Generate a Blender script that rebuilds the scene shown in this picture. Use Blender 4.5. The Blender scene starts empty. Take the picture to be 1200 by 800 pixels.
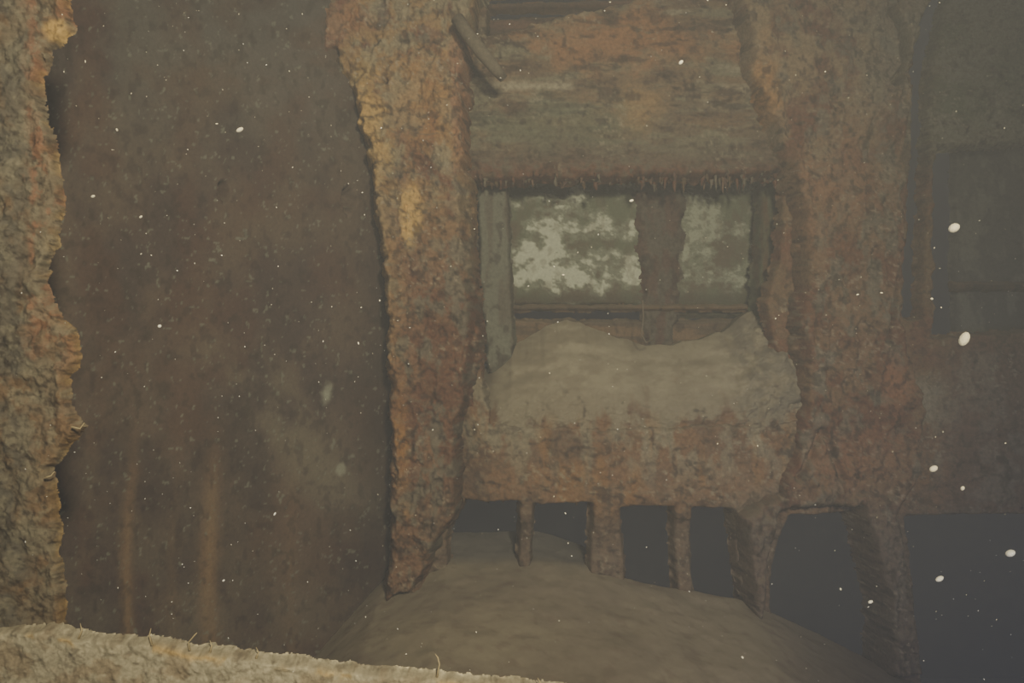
import bpy, math, random, bmesh
import numpy as np
from mathutils import Vector, Matrix
random.seed(4); rng=np.random.RandomState(7)
F=1000.0
# ---------------------------------------------------------------- noise
TAB=rng.rand(16,256,256)
def vnoise(x,y,k=0):
    T=TAB[k%16]
    xi=np.floor(x).astype(int); yi=np.floor(y).astype(int)
    fx=x-xi; fy=y-yi
    fx=fx*fx*(3-2*fx); fy=fy*fy*(3-2*fy)
    a=T[xi&255,yi&255]; b=T[(xi+1)&255,yi&255]; c=T[xi&255,(yi+1)&255]; d=T[(xi+1)&255,(yi+1)&255]
    return (a*(1-fx)+b*fx)*(1-fy)+(c*(1-fx)+d*fx)*fy
def fbm(x,y,k=0,o=5,g=0.5):
    s=0;a=1;t=0
    for i in range(o):
        ca,sa=math.cos(.6*i+.3),math.sin(.6*i+.3)
        X=(x*ca-y*sa) if i>1 else x; Y=(x*sa+y*ca) if i>1 else y
        s=s+a*vnoise(X*2**i+17.3*i,Y*2**i+9.1*i,k+i); t+=a; a*=g
    return s/t
def fbs(x,y,k=0,o=4,g=.6):   # keeps its stretch direction at every octave
    s=0;a=1;t=0
    for i in range(o):
        s=s+a*vnoise(x*2**i+17.3*i,y*2**i+9.1*i,k+i); t+=a; a*=g
    return s/t
def ridged(x,y,k=0,o=4):
    s=0;a=1;t=0
    for i in range(o):
        s=s+a*(1-np.abs(2*vnoise(x*2**i+5*i,y*2**i+3*i,k+i)-1)); t+=a;a*=.5
    return s/t
def ss(a,b,x):
    t=np.clip((x-a)/(b-a),0,1); return t*t*(3-2*t)
def segd(px,py,x1,y1,x2,y2):
    dx,dy=x2-x1,y2-y1; L=dx*dx+dy*dy+1e-9
    t=np.clip(((px-x1)*dx+(py-y1)*dy)/L,0,1)
    return np.hypot(px-x1-t*dx,py-y1-t*dy)
def sdf_poly(px,py,poly):
    d=np.full(px.shape,1e9); ins=np.zeros(px.shape,bool); n=len(poly)
    for i in range(n):
        x1,y1=poly[i]; x2,y2=poly[(i+1)%n]
        d=np.minimum(d,segd(px,py,x1,y1,x2,y2))
        c=((y1>py)!=(y2>py))
        xx=(x2-x1)*(py-y1)/((y2-y1) if y2!=y1 else 1e-9)+x1
        ins^=c&(px<xx)
    return np.where(ins,d,-d)
def polyd(px,py,pts):
    d=np.full(px.shape,1e9)
    for a,b in zip(pts[:-1],pts[1:]): d=np.minimum(d,segd(px,py,a[0],a[1],b[0],b[1]))
    return d
def blob(px,py,cx,cy,rx,ry,k=0):
    n=fbm(px/30,py/30,k,6,.6)-.5
    return 1-ss(.4,1.4,np.hypot((px-cx)/rx,(py-cy)/ry)+n*2.2)
C=lambda *a:np.array(a)
ORANGE=C(.38,.195,.06); YEL=C(.54,.34,.10); RED=C(.145,.068,.036); BROWN=C(.15,.097,.048)
DARK=C(.036,.026,.018); SILT=C(.29,.25,.155); GREEN=C(.135,.15,.085); PALE=C(.48,.49,.34); GREY=C(.165,.157,.105)
def mix(a,b,t):
    t=np.clip(t,0,1)[...,None]; return a*(1-t)+b*t
def flecks(c,px,py,pale,k=0,a=.55):
    c=mix(c,pale,a*ss(.66,.74,fbm(px/5,py/4,k,3,.6))*ss(.45,.6,fbm(px/40,py/40,k+2)))
    return mix(c,DARK,.7*ss(.80,.9,ridged(px/24,py/22,k+5,4))*ss(.45,.55,fbm(px/50,py/50,k+1)))
# ---------------------------------------------------------------- materials
def N(nt,t,**kw):
    n=nt.nodes.new(t)
    for k,v in kw.items(): setattr(n,k,v)
    return n
def mat_attr(name,scale=60,bump=.5,silt=.6,var=.45,dist=.01,spec=.1):
    m=bpy.data.materials.new(name); m.use_nodes=True; nt=m.node_tree; nt.nodes.clear(); L=nt.links
    out=N(nt,'ShaderNodeOutputMaterial'); b=N(nt,'ShaderNodeBsdfPrincipled')
    b.inputs['Roughness'].default_value=.9; b.inputs['Specular IOR Level'].default_value=spec
    at=N(nt,'ShaderNodeAttribute',attribute_name='Col')
    tc=N(nt,'ShaderNodeTexCoord')
    n1=N(nt,'ShaderNodeTexNoise'); n1.inputs['Scale'].default_value=scale; n1.inputs['Detail'].default_value=8; n1.inputs['Roughness'].default_value=.7
    L.new(tc.outputs['Object'],n1.inputs['Vector'])
    mr=N(nt,'ShaderNodeMapRange'); mr.inputs['From Min'].default_value=.3; mr.inputs['From Max'].default_value=.7
    mr.inputs['To Min'].default_value=1-var; mr.inputs['To Max'].default_value=1+var
    L.new(n1.outputs['Fac'],mr.inputs['Value'])
    vm=N(nt,'ShaderNodeVectorMath',operation='SCALE'); L.new(at.outputs['Color'],vm.inputs[0]); L.new(mr.outputs['Result'],vm.inputs['Scale'])
    geo=N(nt,'ShaderNodeNewGeometry'); sx=N(nt,'ShaderNodeSeparateXYZ'); L.new(geo.outputs['Normal'],sx.inputs[0])
    n2=N(nt,'ShaderNodeTexNoise'); n2.inputs['Scale'].default_value=9; n2.inputs['Detail'].default_value=5; L.new(tc.outputs['Object'],n2.inputs['Vector'])
    ad=N(nt,'ShaderNodeMath',operation='MULTIPLY_ADD'); L.new(n2.outputs['Fac'],ad.inputs[0]); ad.inputs[1].default_value=.5; L.new(sx.outputs['Z'],ad.inputs[2])
    m2=N(nt,'ShaderNodeMapRange'); m2.inputs['From Min'].default_value=.55; m2.inputs['From Max'].default_value=1.1; m2.inputs['To Max'].default_value=silt
    L.new(ad.outputs[0],m2.inputs['Value'])
    mx=N(nt,'ShaderNodeMix',data_type='RGBA'); L.new(m2.outputs['Result'],mx.inputs['Factor']); L.new(vm.outputs[0],mx.inputs['A']); mx.inputs['B'].default_value=(.22,.18,.11,1)
    L.new(mx.outputs['Result'],b.inputs['Base Color'])
    bp=N(nt,'ShaderNodeBump'); bp.inputs['Strength'].default_value=bump; bp.inputs['Distance'].default_value=dist
    L.new(n1.outputs['Fac'],bp.inputs['Height']); L.new(bp.outputs[0],b.inputs['Normal']); L.new(b.outputs[0],out.inputs['Surface'])
    return m
M_RUST=mat_attr('rust_encrusted_steel',60,.45,.4,.35)
M_PLATE=mat_attr('stained_plate',80,.25,.2,.2,.005)
M_SILT=mat_attr('fine_silt',45,.15,0,.08,.005)
M_WOOD=mat_attr('decayed_wood',80,.45,.4,.3,.006)
def mesh_from(name,V,Fc,col,mat,smooth=True):
    me=bpy.data.meshes.new(name); me.from_pydata(V.tolist() if hasattr(V,'tolist') else V,[],Fc.tolist() if hasattr(Fc,'tolist') else Fc)
    ca=me.color_attributes.new('Col','FLOAT_COLOR','POINT')
    c=np.ones((len(V),4)); c[:,:3]=np.clip(col,0,1); ca.data.foreach_set('color',c.ravel())
    me.materials.append(mat)
    if smooth: me.polygons.foreach_set('use_smooth',[True]*len(me.polygons))
    me.update(); o=bpy.data.objects.new(name,me); bpy.context.scene.collection.objects.link(o); return o
def grid_faces(ny,nx,keep):
    idx=np.arange(ny*nx).reshape(ny,nx)
    k=keep[:-1,:-1]&keep[1:,:-1]&keep[:-1,1:]&keep[1:,1:]
    f=np.stack([idx[:-1,:-1][k],idx[1:,:-1][k],idx[1:,1:][k],idx[:-1,1:][k]],-1)
    used=np.unique(f); remap=np.full(ny*nx,-1); remap[used]=np.arange(len(used))
    return remap[f],used
def relief(name,bounds,region,y0,thick,r,height,color,mat,step=2,jag=5,jagscale=14,k=0,rim=.010):
    x0,z0,x1,z1=bounds
    px,py=np.meshgrid(np.arange(x0,x1+step,step,dtype=float),np.arange(z0,z1+step,step,dtype=float))
    j=jag(px,py) if callable(jag) else jag
    s=region(px,py)+(fbm(px/jagscale,py/jagscale,k+3,4,.55)-.5)*2*j
    e=1-np.clip(s/r,0,1); rec=thick*e**1.7
    rec=rec*(.55+.9*fbm(px/12,py/12,k+7))
    Y=y0-height(px,py,s)*np.clip(s/(r*.6),0,1)+rec
    X=(px-600)/F*y0; Z=(400-py)/F*y0
    rf=e**2
    X=X+rim*rf*(fbm(py/9,Y*40,k+1)-.5)*2; Z=Z+rim*rf*(fbm(px/9,Y*40,k+4)-.5)*2
    V=np.stack([X,Y,Z],-1).reshape(-1,3); col=color(px,py,s)
    col=col.reshape(-1,3)
    f,u=grid_faces(px.shape[0],px.shape[1],s>-step*1.2)
    return mesh_from(name,V[u],f,col[u],mat)
def lumps(px,py,k=0,sc=40):
    return fbm(px/sc,py/sc,k,6,.5)-.4
# ---------------------------------------------------------------- wall_left (oblique plate)
A=np.array([-.50,4.196]); B=np.array([-1.95,2.35])
nu,nv=540,620
U,Vv=np.meshgrid(np.linspace(0,1,nu),np.linspace(1.9,-1.75,nv))
X=A[0]+(B[0]-A[0])*U; Y=A[1]+(B[1]-A[1])*U
nrm=np.array([B[1]-A[1],-(B[0]-A[0])]); nrm=nrm/np.hypot(*nrm)
if nrm[1]>0: nrm=-nrm
px=600+F*X/Y; py=400-F*Vv/Y
h=.03*(fbm(U*6,Vv*3,2,3)-.5)+.006*(fbm(U*40,Vv*20,5)-.5)+.02*np.sin(Vv*1.4+U*2)
for (cx,cy,r) in [(260,225,8),(404,235,10)]:
    h-=.08*(1-ss(.3,1,np.hypot((px-cx)/r,(py-cy)/(r*1.9))+.7*(fbm(px/6,py/6,1)-.5)))
X2=X+nrm[0]*h; Y2=Y+nrm[1]*h
n=fbm(px/70,py/90,4,6,.6); n2=fbm(px/8,py/11,6)
c=mix(C(.070,.050,.037)*np.ones(px.shape+(3,)),C(.115,.082,.053),ss(.35,.7,n))
c=mix(c,C(.11,.10,.075),.8*ss(290,20,py)*ss(.3,.6,fbm(px/80,py/50,8,6,.6)))
c=mix(c,C(.10,.052,.031),.45*ss(.45,.7,fbm(px/55,py/80,11)))
c=mix(c,DARK,.5*np.exp(-((px-450)/35)**2))  # shadow gap beside the column, painted into the plate colour
for sx_,w,st in [(248,11,.8),(152,7,.6),(345,9,.2),(205,7,.15)]:
    c=mix(c,C(.27,.165,.075),st*np.exp(-((px-sx_-4*np.sin(py/60))/w)**2)*ss(450,660,py)*(.6+.6*fbm(px/6,py/80,3)))
c=mix(c,SILT*.65,.55*np.exp(-((px-320)-(py-480)*.8)**2/45**2)*ss(370,430,py)*ss(640,560,py)*ss(.3,.6,n))  # pale diagonal swath of haze painted on the plate in silt colour
c=mix(c,SILT*.7,.3*ss(480,780,py)*ss(.3,.7,fbm(px/60,py/60,1)))
c=mix(c,PALE*.45,.6*ss(.735,.78,fbm(px/5,py/5,13,3)))
c=mix(c,PALE*.8,.7*blob(px,py,382,463,7,13,3)); c=mix(c,PALE*.7,.6*blob(px,py,400,550,6,7,1))
c=mix(c,DARK*.9,.4*ss(.56,.72,n2))
f,u=grid_faces(nv,nu,np.ones(px.shape,bool))
mesh_from('wall_left',np.stack([X2,Y2,Vv],-1).reshape(-1,3)[u],f,c.reshape(-1,3)[u],M_PLATE)
# ---------------------------------------------------------------- wall_back
HOLES=[[(556,214),(918,208),(912,300),(895,352),(915,460),(900,492),(700,498),(580,492),(566,440),(556,300)],
 [(540,587),(606,586),(606,640),(600,800),(530,800),(526,630)],
 [(627,589),(691,588),(689,660),(682,800),(622,800),(625,640)],
 [(727,593),(785,592),(790,690),(790,800),(738,800),(734,660)],
 [(810,594),(853,595),(864,680),(876,800),(818,800),(814,690)],
 [(922,603),(1004,601),(1029,700),(1034,860),(909,860),(905,680)],
 [(1062,606),(1290,602),(1290,870),(1090,860),(1074,700)],
 [(1098,175),(1260,165),(1260,385),(1096,392)],
 [(572,-80),(820,-80),(790,-12),(640,22),(572,40)],
 [(1050,-30),(1124,-60),(1104,15),(1090,70),(1084,200),(1077,370),(1060,370),(1068,200),(1072,70)],
]
def reg_back(px,py):
    s=sdf_poly(px,py,[(470,-90),(1300,-90),(1300,840),(470,840)])
    for H in HOLES: s=np.minimum(s,-sdf_poly(px,py,H))
    return s
def h_back(px,py,s):
    h=.03*lumps(px,py,1,50)+.020*(fbs(px/50,py/13,4)-.5)*ss(220,180,py)
    h+=.02*(ss(.45,.75,fbm(px/26,py/20,6)))*ss(440,520,py)
    h+=.05*np.exp(-((py-200)/13)**2)*ss(545,570,px)*ss(930,905,px)*(.1+1.6*fbm(px/12,py/12,3))
    h+=.02*ss(20,50,py)*ss(200,170,py)*ss(545,580,px)*ss(930,900,px)
    h+=.085*ss(640,575,py)*ss(530,575,px)*ss(990,930,px)*ss(440,470,py)
    h+=.015*ss(.55,.6,fbm(px/28,py/10,12))*ss(220,180,py)+.02*lumps(px,py,9,8)
    return h
def lowcol(px,py):
    n=fbm(px/40,py/40,2,6,.6); o=np.ones(px.shape+(3,))
    l=mix(C(.18,.104,.052)*o,C(.13,.083,.048),ss(.4,.65,n))
    l=mix(l,SILT*.75,.9*ss(.47,.64,fbm(px/18,py/34,12,6,.6)+.25*ss(510,455,py))*ss(600,500,py))
    l=mix(l,ORANGE*.7,.45*ss(.55,.7,fbm(px/20,py/70,3))*ss(470,510,py))
    return flecks(l,px,py,SILT,4)
def c_back(px,py,s):
    n=fbm(px/40,py/40,2,6,.6); n2=fbm(px/60,py/16,5,6,.6); n3=fbm(px/9,py/9,8,5,.6)
    o=np.ones(px.shape+(3,))
    c=mix(BROWN*o,RED,ss(.4,.65,n))
    top=ss(225,195,py)
    t=mix(C(.165,.112,.058)*o,C(.17,.15,.088),ss(.4,.62,n2))
    t=mix(t,C(.12,.08,.045),.7*ss(.48,.6,fbs(px/60,py/14,2)))
    t=mix(t,SILT*1.0,.6*ss(.56,.66,fbs(px/36,py/8,7))*ss(.4,.6,fbm(px/60,py/50,9)))
    t=mix(t,C(.28,.135,.052),.75*blob(px,py,740,50,120,32,1)); t=mix(t,DARK,.6*ss(.58,.68,fbs(px/34,py/9,10)))
    t=mix(t,GREEN*.8,.6*blob(px,py,650,155,90,35,4)); t=mix(t,C(.30,.19,.075),.6*blob(px,py,745,125,30,24,7))
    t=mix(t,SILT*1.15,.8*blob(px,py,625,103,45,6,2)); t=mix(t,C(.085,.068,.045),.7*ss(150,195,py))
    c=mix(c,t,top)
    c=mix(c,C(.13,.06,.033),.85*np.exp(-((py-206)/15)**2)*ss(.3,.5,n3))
    l=lowcol(px,py)
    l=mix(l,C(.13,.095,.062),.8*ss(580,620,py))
    l=mix(l,C(.2,.16,.10),.5*blob(px,py,880,585,50,30,4))
    c=mix(c,l,ss(430,460,py))
    g=ss(1070,1110,px)*ss(230,150,py)
    c=mix(c,mix(GREY*o,GREEN*.8,ss(.4,.6,n)),g)
    c=mix(c,mix(C(.13,.078,.048)*o,C(.16,.12,.078),ss(.5,.65,n)),ss(1080,1130,px)*ss(380,420,py))
    c=mix(c,DARK,.5*ss(.57,.70,n3))
    return flecks(c,px,py,SILT,7,.5)
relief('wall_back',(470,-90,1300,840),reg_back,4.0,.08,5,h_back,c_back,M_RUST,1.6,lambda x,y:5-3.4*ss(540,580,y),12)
# ---------------------------------------------------------------- rusted columns
COL1=[(270,-60),(285,5),(300,35),(322,66),(352,72),(385,84),(403,100),(414,150),(424,200),(432,262),(442,330),(446,450),(450,560),(447,645),(440,720),(500,700),(520,640),(546,592),(548,500),(560,470),(566,400),(560,320),(554,235),(553,120),(556,40),(575,-60)]
def h_c1(px,py,s):
    h=.08*lumps(px,py,3,40)+.02*ss(.5,.75,ridged(px/14,py/22,2))
    h+=.04*ss(470,455,px+ (fbm(px/30,py/30,5)-.5)*30)*ss(90,160,py)
    h-=.08*np.exp(-((px-(548+6*np.sin(py/50)))/5)**2)*ss(330,420,py)
    for (cx,cy,r) in [(350,66,9),(388,76,5),(392,62,7),(452,96,4)]: h-=.16*(1-ss(.4,1,np.hypot(px-cx,py-cy)/r))
    h+=.03*lumps(px,py,8,7)
    return h
def c_c1(px,py,s):
    o=np.ones(px.shape+(3,)); n=fbm(px/30,py/44,3,6,.6); n3=fbm(px/6,py/8,9,5,.6)
    c=mix(C(.18,.10,.052)*o,RED*.9,ss(.38,.58,n))
    c=mix(c,GREY*.8,.7*ss(.53,.65,fbm(px/16,py/24,12,6,.6)))
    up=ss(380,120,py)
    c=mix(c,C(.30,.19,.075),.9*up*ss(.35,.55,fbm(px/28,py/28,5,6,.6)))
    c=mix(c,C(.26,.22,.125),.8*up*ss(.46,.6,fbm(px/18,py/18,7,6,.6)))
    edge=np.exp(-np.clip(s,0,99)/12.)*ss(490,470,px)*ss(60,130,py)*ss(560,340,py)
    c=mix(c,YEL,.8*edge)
    c=mix(c,YEL,.95*blob(px,py,482,240,11,40,2)); c=mix(c,ORANGE*.8,.8*blob(px,py,472,520,12,60,4))
    c=mix(c,YEL*.95,.8*blob(px,py,434,150,18,60,6)); c=mix(c,ORANGE*.9,.5*blob(px,py,500,120,40,60,9))
    c=mix(c,C(.27,.11,.053),.55*blob(px,py,385,20,50,30,3)); c=mix(c,C(.25,.10,.05),.6*blob(px,py,540,110,14,70,3))
    c=mix(c,YEL*.8,.6*blob(px,py,330,40,25,30,1))
    c=mix(c,SILT*.65,.5*ss(520,640,py)*ss(.35,.6,n))
    c=mix(c,DARK*.8,.6*ss(.54,.68,n3))
    return flecks(c,px,py,C(.34,.27,.17),2,.6)
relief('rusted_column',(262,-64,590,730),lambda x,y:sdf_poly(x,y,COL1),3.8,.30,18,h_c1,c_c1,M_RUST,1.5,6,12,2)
COL2=[(850,-60),(866,20),(876,80),(896,140),(918,190),(934,250),(938,320),(930,380),(938,440),(930,520),(905,575),(875,592),(860,600),(868,640),(876,700),(880,760),(902,760),(908,680),(920,604),(1006,602),(1030,700),(1036,800),(1092,800),(1076,690),(1062,604),(1088,560),(1092,480),(1078,420),(1064,370),(1068,280),(1070,200),(1072,110),(1080,60),(1094,10),(1106,-60)]
CR=[(1046,12),(1058,40),(1062,80),(1048,96)]
CR2=[(1066,200),(1060,290),(1050,340),(1040,400)]
def h_c2(px,py,s):
    h=.08*lumps(px,py,6,44)+.02*ss(.5,.75,ridged(px/16,py/30,6))
    h-=.14*np.exp(-(polyd(px,py,CR)/4)**2); h-=.08*np.exp(-(polyd(px,py,CR2)/2.5)**2)
    h-=.05*np.exp(-(polyd(px,py,[(935,560),(965,505),(985,560)])/4)**2)
    h+=.03*lumps(px,py,8,8)
    return h
def c_c2(px,py,s):
    o=np.ones(px.shape+(3,)); n=fbm(px/34,py/50,6,6,.6); n3=fbm(px/6,py/9,2,5,.6)
    c=mix(C(.17,.105,.055)*o,RED*.95,ss(.4,.6,n))
    c=mix(c,GREY*.85,.7*ss(.50,.64,fbm(px/16,py/26,2,6,.6)))
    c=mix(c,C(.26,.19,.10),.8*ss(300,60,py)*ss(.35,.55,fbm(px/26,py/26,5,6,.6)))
    c=mix(c,ORANGE,.65*blob(px,py,893,105,18,50,6)); c=mix(c,C(.24,.115,.055),.55*blob(px,py,965,220,50,60,2))
    c=mix(c,C(.27,.11,.053),.6*blob(px,py,1045,440,20,40,3)); c=mix(c,C(.23,.11,.055),.5*blob(px,py,1010,530,70,40,9))
    c=mix(c,GREY*1.1,.6*blob(px,py,1035,60,50,70,9))
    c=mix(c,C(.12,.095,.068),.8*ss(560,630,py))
    c=mix(c,DARK*.8,.6*ss(.55,.68,n3))
    return flecks(c,px,py,C(.30,.24,.15),5,.6)
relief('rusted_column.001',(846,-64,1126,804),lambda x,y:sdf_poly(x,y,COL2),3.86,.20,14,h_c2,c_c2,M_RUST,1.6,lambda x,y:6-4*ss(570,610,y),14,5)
# ---------------------------------------------------------------- windows
def empty(name,loc=(0,0,0)):
    e=bpy.data.objects.new(name,None); e.empty_display_size=.1; e.location=loc; bpy.context.scene.collection.objects.link(e); return e
def par(o,e): o.parent=e; return o
rect=lambda a,b,c,d:[(a,b),(c,b),(c,d),(a,d)]
def reg(poly): return lambda x,y:sdf_poly(x,y,poly)
w1=empty('window_1')
def peelf(px,py):
    return fbm(px/26,py/18,5,6,.66)+.13*np.exp(-((px-650)/55)**2-((py-305)/42)**2)+.08*np.exp(-((px-728)/18)**2-((py-300)/45)**2)+.02*np.exp(-((px-830)/40)**2-((py-262)/32)**2)-.12*ss(332,348,py)-.01
def h_pane(px,py,s): return .008*lumps(px,py,3,25)+.008*ss(.52,.58,peelf(px,py))
def c_pane(px,py,s):
    o=np.ones(px.shape+(3,)); n=fbm(px/30,py/30,1,6,.6)
    c=mix(GREEN*.78*o,C(.10,.085,.05),ss(.4,.65,n))
    p=peelf(px,py)
    c=mix(c,C(.18,.19,.125),.8*ss(.44,.52,p))
    c=mix(c,C(.30,.31,.21),.8*ss(.55,.60,p)*ss(.35,.5,fbm(px/5,py/4,2)))
    c=mix(c,PALE,.85*ss(.60,.65,p)*ss(790,750,px))
    c=mix(c,C(.10,.075,.045),.35*ss(.55,.65,fbm(px/7,py/14,9)))
    c=mix(c,DARK,.5*ss(338,352,py))
    return c
par(relief('pane_left',(575,205,765,360),reg(rect(590,200,760,358)),4.34,.03,4,h_pane,c_pane,M_PLATE,1.3,1.5,8),w1)
par(relief('pane_right',(775,205,920,372),reg(rect(782,200,915,372)),4.36,.03,4,h_pane,c_pane,M_PLATE,1.3,1.5,8),w1)
def h_w(px,py,s): return .02*lumps(px,py,5,22)
def cw(base,alt,sx=10,sy=60):
    def f_(px,py,s):
        o=np.ones(px.shape+(3,)); return mix(mix(base*o,alt,ss(.4,.6,fbs(px/sx,py/sy,6))),DARK,.6*ss(.6,.7,fbm(px/9,py/12,4)))
    return f_
par(relief('mullion',(735,195,820,440),reg([(744,195),(808,195),(798,300),(792,440),(757,440),(749,300)]),4.31,.03,9,lambda x,y,s:.05*lumps(x,y,5,12),cw(C(.085,.052,.034),C(.085,.072,.048),9,22),M_RUST,1.4,7,12),w1)
par(relief('jamb_left',(550,200,612,440),reg([(555,200),(596,200),(601,330),(606,440),(570,440),(560,330)]),4.16,.08,5,h_w,cw(C(.13,.13,.088),C(.10,.088,.058),7,50),M_WOOD,1.5,3,10),w1)
par(relief('jamb_right',(880,200,925,440),reg([(892,200),(925,200),(925,440),(882,440),(885,330)]),4.18,.08,6,h_w,cw(BROWN*.6,GREEN*.5,7,70),M_WOOD,1.6,4,10),w1)
par(relief('rail_upper',(585,345,905,372),reg(rect(590,357,900,364)),4.27,.04,3,h_w,cw(C(.09,.065,.04),BROWN*.8,60,6),M_WOOD,1.6,1,14),w1)
par(relief('rail_lower',(585,366,905,430),reg(rect(590,374,900,428)),4.32,.05,4,h_w,cw(C(.15,.10,.052),C(.09,.065,.04),60,6),M_WOOD,1.6,2,14),w1)
w2=empty('window_2')
par(relief('pane',(1085,150,1280,410),reg(rect(1118,155,1275,400)),4.2,.04,5,h_pane,lambda x,y,s:mix(C(.075,.075,.062)*np.ones(x.shape+(3,)),C(.13,.13,.10),.8*ss(.5,.65,fbm(x/18,y/30,7,6,.6))),M_PLATE,2,3,10),w2)
par(relief('rail',(1105,325,1280,345),reg(rect(1118,330,1275,340)),4.14,.04,3,h_w,cw(DARK,BROWN*.6),M_WOOD,2,1,10),w2)
# ---------------------------------------------------------------- overhead deck planks
dk=empty('deck_planking')
for i,(a,b) in enumerate([(-70,-34),(-32,-6),(-4,12),(14,50)]):
    par(relief('plank_%d'%(i+1),(560,a-4,860,b+4),reg([(565,a+6),(850,a-4),(850,b-6),(565,b)]),4.2+.03*(i%2),.05,5,h_w,cw(C(.13,.075,.042),C(.08,.052,.034),70,6),M_WOOD,2,1.5,14),dk)
# ---------------------------------------------------------------- rusticle fringe
def cones(name,items,mat,seg=6,rings=6):
    V=[];Fc=[];Cc=[]
    for (x,y,z,L,r,col) in items:
        ph=random.random()*6; base=len(V)
        for i in range(rings+1):
            t=i/rings; rr=r*(1-t)**.7*(1+.25*math.sin(7*t+ph))+.0006
            ox=.25*r*math.sin(4*t+ph); oy=.25*r*math.cos(3*t+ph)
            for j in range(seg):
                a=6.2832*j/seg; V.append((x+ox+rr*math.cos(a),y+oy+rr*math.sin(a),z-L*t)); Cc.append(col)
        for i in range(rings):
            for j in range(seg):
                a=base+i*seg+j; b=base+i*seg+(j+1)%seg; Fc.append((a,b,b+seg,a+seg))
    return mesh_from(name,np.array(V),Fc,np.array(Cc),mat)
it=[]
for i in range(270):
    p=random.uniform(562,908)
    if random.random()<.75: p=560+350*(int(random.random()**.8*14)+random.gauss(.5,.22))/14
    p=min(max(p,560),912)
    y=random.uniform(3.94,4.10); L=(.006+.042*random.random()**2.3)*(1.5 if 740<p<880 else .85)
    c0=random.choice([C(.09,.052,.035),RED*.8,C(.13,.08,.045),BROWN*.65,C(.13,.11,.072)]); zz=(400-(212+random.uniform(-14,2)))/F*y
    it.append(((p-600)/F*y,y,zz,L,random.uniform(.005,.014),c0))
for p in list(np.linspace(545,1060,40)):
    y=random.uniform(3.95,3.99); it.append(((p+random.uniform(-5,5)-600)/F*y,y,(400-random.uniform(578,587))/F*y,random.uniform(.01,.03),random.uniform(.005,.012),BROWN*.7))
cones('rusticles',it,M_RUST)
# ---------------------------------------------------------------- silt in window
xs=np.linspace(552,960,300); vs=np.linspace(0,1,230)
PX,VV=np.meshgrid(xs,vs)
kx=[545,562,580,600,640,668,700,735,765,800,830,860,890,915,940,965]
kt=[446,438,424,405,383,372,384,397,404,403,397,388,364,351,360,385]
top=np.interp(PX,kx,kt)+(fbm(PX/14,PX*0+3,3)-.5)*6
bot=np.interp(PX,[545,600,700,800,900,965],[535,538,542,540,535,525])
sh=np.where(VV<.10,0,(VV-.10)/.90)
Yd=np.where(VV<.10,4.34-VV*1.0,0)+np.where(VV>=.10,4.24-.31*(1-(1-np.clip(sh/.62,0,1))**1.5),0)+.10*ss(.80,1,sh)
PY=top+(bot-top)*sh**1.05
Zs=(400-PY)/F*4.02
amp=np.clip(VV*4,0,1)
enc=ss(840,880,PX)*amp
Yd=Yd-.04*(fbm(PX/30,PY/22,8)-.5)*amp-.04*np.exp(-((PX-900)/30)**2)*ss(.1,.4,sh)*ss(1,.6,sh)-.09*enc*(fbm(PX/14,PY/14,1,5,.6)-.5)
Yd=Yd+.005*np.sin((PY-.35*(top-390)+6*fbm(PX/40,PY/40,4))/3.3)*ss(.05,.2,sh)*ss(.5,.35,sh)*ss(.35,.6,fbm(PX/40,PY/30,9))
Yd=Yd-.06*(fbm(PX/14,PY/14,2,6,.6)-.5)*ss(.35,.7,sh)
Yd=Yd+.08*ss(585,552,PX)+.06*ss(930,958,PX)
Xs=(PX-600)/F*4.02
o=np.ones(PX.shape+(3,))
c=mix(SILT*.98*o,C(.215,.18,.11),ss(.35,.65,fbm(PX/25,PY/12,5,6,.6)))
c=mix(c,lowcol(PX,PY),ss(438,482,PY+40*(fbm(PX/18,PY/18,6,5,.6)-.5)))
c=mix(c,C(.16,.14,.095),.85*ss(840,880,PX)*ss(.3,.6,fbm(PX/9,PY/9,9))*ss(500,470,PY))
f,u=grid_faces(PX.shape[0],PX.shape[1],np.ones(PX.shape,bool))
mesh_from('silt_mound',np.stack([Xs,Yd,Zs],-1).reshape(-1,3)[u],f[:,::-1],c.reshape(-1,3)[u],M_SILT)
# ---------------------------------------------------------------- floor (silt bed)
gx=np.linspace(-3.2,4.2,560); gy=np.linspace(-1.2,6.6,500)
X,Y=np.meshgrid(gx,gy)
hz=np.interp(X,[-3,-1.2,-.6,-.3,.1,.4,.7,1.05,1.35,1.75,2.4,4],[-1.75,-1.6,-1.14,-1.04,-1.04,-1.07,-1.13,-1.21,-1.34,-1.52,-1.9,-2.1])
hz=hz+np.where(Y<4,-.15*(4-Y)-.02*(4-Y)**2,0)
beh=np.clip(Y-4,0,9)
hz=hz+.16*beh*ss(.55,.1,X)*ss(1.2,.3,beh)*1.0-.7*beh*ss(.35,.7,X)-.6*np.clip(beh-.4,0,9)
hz=hz+.05*(fbm(X*1.6+9,Y*1.6+9,3)-.5)+.02*(fbm(X*7+9,Y*7+9,5)-.5)+.006*(fbm(X*30,Y*30,7)-.5)
hz=np.maximum(hz,-2.6)
o=np.ones(X.shape+(3,)); c=mix(C(.29,.24,.15)*o,C(.24,.195,.125),ss(.4,.65,fbm(X*3+9,Y*3+9,5,6,.6)))
c=mix(c,C(.19,.14,.09),.5*ss(.62,.72,fbm(X*22,Y*22,2)))
c=mix(c,C(.15,.12,.09),.8*ss(.9,1.6,X)); c=mix(c,C(.13,.12,.095),.9*ss(3.98,4.12,Y))  # dimness painted in: silt colour darkens rightward and behind the wall
f,u=grid_faces(X.shape[0],X.shape[1],np.ones(X.shape,bool))
mesh_from('floor',np.stack([X,Y,hz],-1).reshape(-1,3)[u],f[:,::-1],c.reshape(-1,3)[u],M_SILT)
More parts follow.
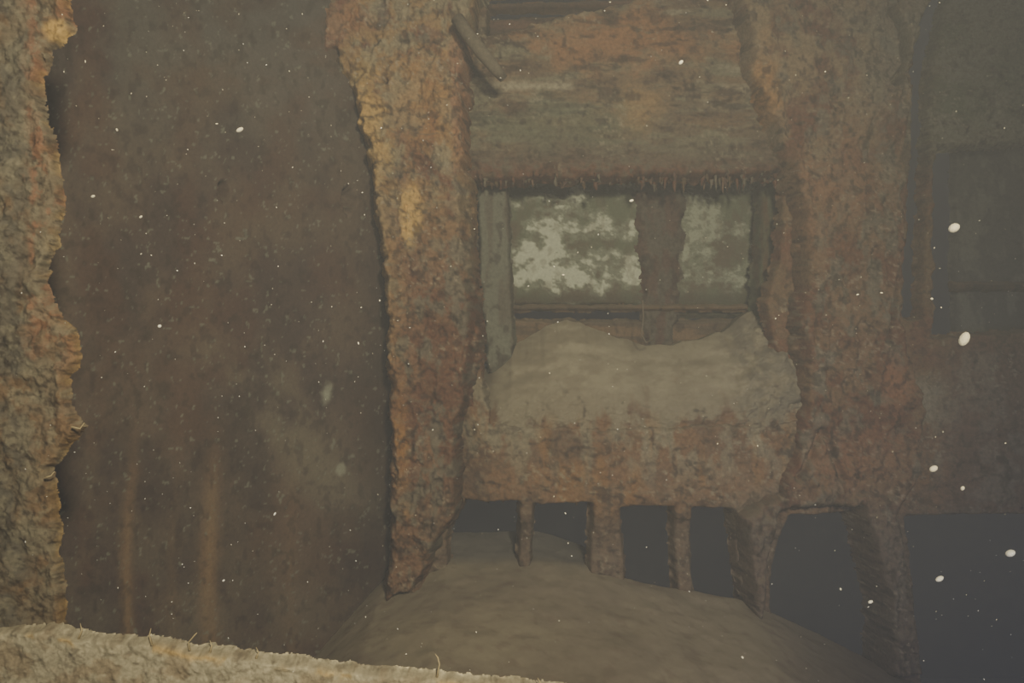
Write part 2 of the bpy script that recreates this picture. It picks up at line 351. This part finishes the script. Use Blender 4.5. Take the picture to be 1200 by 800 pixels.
# ---------------------------------------------------------------- dark chamber behind
def boxmesh(name,x0,x1,y0,y1,z0,z1,skip,mat,col):
    V=[(x,y,z) for x in(x0,x1) for y in(y0,y1) for z in(z0,z1)]
    Fs={'l':(0,1,3,2),'r':(4,6,7,5),'f':(0,4,5,1),'b':(2,3,7,6),'d':(0,2,6,4),'u':(1,5,7,3)}
    Fc=[v for k,v in Fs.items() if k not in skip]
    return mesh_from(name,np.array(V),Fc,np.array([col]*8),mat,False)
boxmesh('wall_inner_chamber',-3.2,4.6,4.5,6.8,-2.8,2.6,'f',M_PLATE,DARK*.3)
# ---------------------------------------------------------------- foreground frame
FD=2.0
JAMB=[(-70,-60),(72,-60),(76,0),(84,28),(72,46),(54,60),(46,92),(50,130),(62,165),(66,205),(70,245),(64,285),(50,312),(54,345),(70,372),(84,384),(90,420),(78,445),(82,478),(96,500),(78,520),(58,552),(66,585),(64,640),(72,690),(76,760),(-70,780)]
SILL=[(-70,734),(0,738),(60,733),(90,744),(130,748),(180,751),(225,759),(270,763),(310,769),(350,773),(390,780),(430,784),(470,788),(520,791),(560,797),(600,799),(640,804),(700,812),(740,850),(-70,870)]
fr=empty('corroded_window_frame')
def h_j(px,py,s):
    return .05*lumps(px,py,3,42)+.02*lumps(px,py,7,12)
def c_j(px,py,s):
    o=np.ones(px.shape+(3,)); n=fbm(px/26,py/30,8,6,.6)
    c=mix(C(.165,.128,.077)*o,C(.17,.11,.057),ss(.4,.6,n))
    c=mix(c,C(.11,.10,.072),.8*ss(55,20,px)*ss(.3,.55,fbm(px/30,py/30,4)))
    c=mix(c,C(.27,.12,.058),.65*ss(.48,.60,fbm(px/20,py/36,11,6,.6))*ss(20,45,px)*ss(560,300,py))
    c=mix(c,SILT*.75,.55*ss(.50,.62,fbm(px/16,py/16,6,6,.6)))
    c=mix(c,YEL*.6,.5*np.exp(-np.clip(s,0,99)/4.)*ss(.4,.55,fbm(px/24,py/24,9))); c=mix(c,YEL,.9*blob(px,py,68,38,16,14,2))
    c=mix(c,DARK,.6*ss(.56,.68,fbm(px/6,py/6,2,5,.6)))
    return c
par(relief('jamb',(-74,-64,110,790),reg(JAMB),FD,.022,8,h_j,c_j,M_RUST,1.2,6,11,1,.003),fr)
def c_s(px,py,s):
    o=np.ones(px.shape+(3,)); n=fbm(px/26,py/16,8,6,.6)
    c=mix(C(.42,.36,.23)*o,C(.32,.25,.15),ss(.42,.6,n))
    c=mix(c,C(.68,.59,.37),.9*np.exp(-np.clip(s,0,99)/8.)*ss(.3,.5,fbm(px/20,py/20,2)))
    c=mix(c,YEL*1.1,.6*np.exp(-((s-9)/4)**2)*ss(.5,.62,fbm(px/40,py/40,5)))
    c=mix(c,DARK*1.6,.45*ss(.60,.70,fbm(px/10,py/8,2,5,.6)))
    return c
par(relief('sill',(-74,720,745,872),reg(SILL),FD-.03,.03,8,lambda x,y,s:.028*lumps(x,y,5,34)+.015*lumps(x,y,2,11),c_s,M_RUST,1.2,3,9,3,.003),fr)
def tube(name,pts,rad,mat,col,par_=None,seg=8):
    V=[];Fc=[];pts=[Vector(p) for p in pts]
    for i,p in enumerate(pts):
        t=(pts[min(i+1,len(pts)-1)]-pts[max(i-1,0)]).normalized()
        a=t.cross(Vector((0.3,1,.2))).normalized(); b=t.cross(a)
        r=rad[i] if isinstance(rad,list) else rad
        for j in range(seg):
            th=6.2832*j/seg; V.append(tuple(p+r*(a*math.cos(th)+b*math.sin(th))))
    for i in range(len(pts)-1):
        for j in range(seg):
            a=i*seg+j;b=i*seg+(j+1)%seg; Fc.append((a,b,b+seg,a+seg))
    Fc.append(tuple(range(seg))[::-1]); Fc.append(tuple(range(len(V)-seg,len(V))))
    ob=mesh_from(name,np.array(V),Fc,np.array([col]*len(V)),mat)
    if par_: par(ob,par_)
    return ob
def P(px,py,d): return ((px-600)/F*d,d,(400-py)/F*d)
for k,pts in enumerate([[(178,756),(175,744),(177,736)],[(222,762),(221,752),(228,744),(231,741)],[(246,764),(248,756),(246,750)],[(512,793),(515,778),(513,770),(510,766)],[(92,748),(96,738),(94,730)],[(300,771),(303,764),(300,758)],[(632,805),(633,799),(630,794)],[(84,500),(94,502),(99,495)],[(52,560),(60,557),(64,552)]]):
    tube('fibre_%d'%(k+1),[P(a,b,FD-.03) for a,b in pts],[.003]+[.0018]*(len(pts)-2)+[.0007],M_WOOD,C(.55,.43,.22),fr,5)
# ---------------------------------------------------------------- diagonal pipe, wires
tube('broken_pipe',[P(536,22,3.7),P(548,40,3.68),P(565,62,3.66),P(580,80,3.67),P(590,92,3.7)],[.03,.028,.03,.026,.02],M_RUST,C(.14,.115,.073),None,14)
tube('hanging_wire',[P(753,352,4.0),P(754,370,4.0),P(752,392,4.0),P(757,401,4.0),P(765,398,4.02)],.003,M_WOOD,C(.16,.13,.085),None,6)
# ---------------------------------------------------------------- marine snow
bm=bmesh.new()
spec=[(281,152,5),(109,230,3.8),(187,382,3.6),(798,73,3.8),(740,235,2.8),(1118,267,10),(1130,397,10.5),(1184,648,9),(1094,549,6.5),(1101,678,6),(1128,572,4),(165,254,2.4),(254,145,2),(137,152,3),(1005,345,2.6),(1092,350,2.8),(1033,343,2.4),(322,602,3),(420,402,2),(870,770,3),(1020,705,4),(985,690,2.6),(660,322,2.2),(100,72,2),(262,680,2.5),(445,352,2)]
its=[(a,b,r*.5,1.9) for a,b,r in spec]
for i in range(640):
    d=random.uniform(1.3,3.4); a=random.uniform(0,1200)
    if a<440: d=min(d,2.2)
    its.append((a,random.uniform(0,800),(.28+.45*random.random()**3),d))
for k,(a,b,r,d) in enumerate(its):
    rr=r*d/F*1.1
    M=Matrix.Translation(P(a,b,d))@Matrix.Rotation(random.uniform(-1.2,-.2) if k<12 else random.uniform(0,3.14),4,'Y')@Matrix.Diagonal((random.uniform(1.1,1.7),1,random.uniform(.7,1),1))
    bmesh.ops.create_icosphere(bm,subdivisions=2 if k<12 else 1,radius=rr,matrix=M)
me=bpy.data.meshes.new('marine_snow'); bm.to_mesh(me); bm.free()
m=bpy.data.materials.new('marine_snow'); m.use_nodes=True; nt=m.node_tree; b=nt.nodes['Principled BSDF']
nn=N(nt,'ShaderNodeTexNoise'); nn.inputs['Scale'].default_value=2; cr=N(nt,'ShaderNodeValToRGB'); cr.color_ramp.elements[0].position=.4; cr.color_ramp.elements[0].color=(.75,.66,.42,1); cr.color_ramp.elements[1].position=.6; cr.color_ramp.elements[1].color=(.95,.92,.8,1)
nt.links.new(nn.outputs['Fac'],cr.inputs[0]); nt.links.new(cr.outputs[0],b.inputs['Base Color']); b.inputs['Roughness'].default_value=.8
b.inputs['Emission Color'].default_value=(1,.93,.7,1); b.inputs['Emission Strength'].default_value=.12  # flakes glow faintly, standing in for lamp backscatter
me.materials.append(m); o=bpy.data.objects.new('marine_snow',me); bpy.context.scene.collection.objects.link(o)
# ---------------------------------------------------------------- turbid water
o=boxmesh('sea_water',-6,7,-4,7.2,-4,4,'',M_PLATE,DARK); o.data.materials.clear()
m=bpy.data.materials.new('turbid_water'); m.use_nodes=True; nt=m.node_tree; nt.nodes.clear()
out=N(nt,'ShaderNodeOutputMaterial'); pv=N(nt,'ShaderNodeVolumePrincipled')
pv.inputs['Color'].default_value=(.85,.84,.76,1); pv.inputs['Density'].default_value=.048; pv.inputs['Anisotropy'].default_value=.1
pv.inputs['Emission Color'].default_value=(.46,.48,.58,1); pv.inputs['Emission Strength'].default_value=.0085  # emission stands in for ambient light scattered by the water
nt.links.new(pv.outputs[0],out.inputs['Volume']); o.data.materials.append(m)
# ---------------------------------------------------------------- lights
def spot(name,loc,tgt,power,col,size,ang,blend=.8):
    l=bpy.data.lights.new(name,'SPOT'); l.energy=power; l.color=col; l.shadow_soft_size=size; l.spot_size=math.radians(ang); l.spot_blend=blend
    o=bpy.data.objects.new(name,l); o.location=loc; o.rotation_euler=(Vector(tgt)-Vector(loc)).to_track_quat('-Z','Y').to_euler(); bpy.context.scene.collection.objects.link(o)
spot('submersible_lamp',(.7,-1.2,1.1),(-.42,3.6,.08),860,(1,.93,.72),.14,68,1)
spot('submersible_lamp.001',(.3,-1.3,.8),(.7,4,.35),200,(1,.93,.75),.2,56,1)
spot('blue_haze_fill',(1.3,-.3,-.7),(1.8,4,-1.45),120,(.30,.38,1.0),.15,58,1)  # added cool spot, tints the lower-right haze and surfaces blue
w=bpy.data.worlds.new('World'); bpy.context.scene.world=w; w.use_nodes=True
w.node_tree.nodes['Background'].inputs[0].default_value=(.36,.36,.38,1); w.node_tree.nodes['Background'].inputs[1].default_value=.05
cam=bpy.data.cameras.new('camera'); cam.lens=30; cam.sensor_width=36; cam.clip_start=.05
co=bpy.data.objects.new('camera',cam); co.rotation_euler=(math.radians(90),0,0); bpy.context.scene.collection.objects.link(co); bpy.context.scene.camera=co
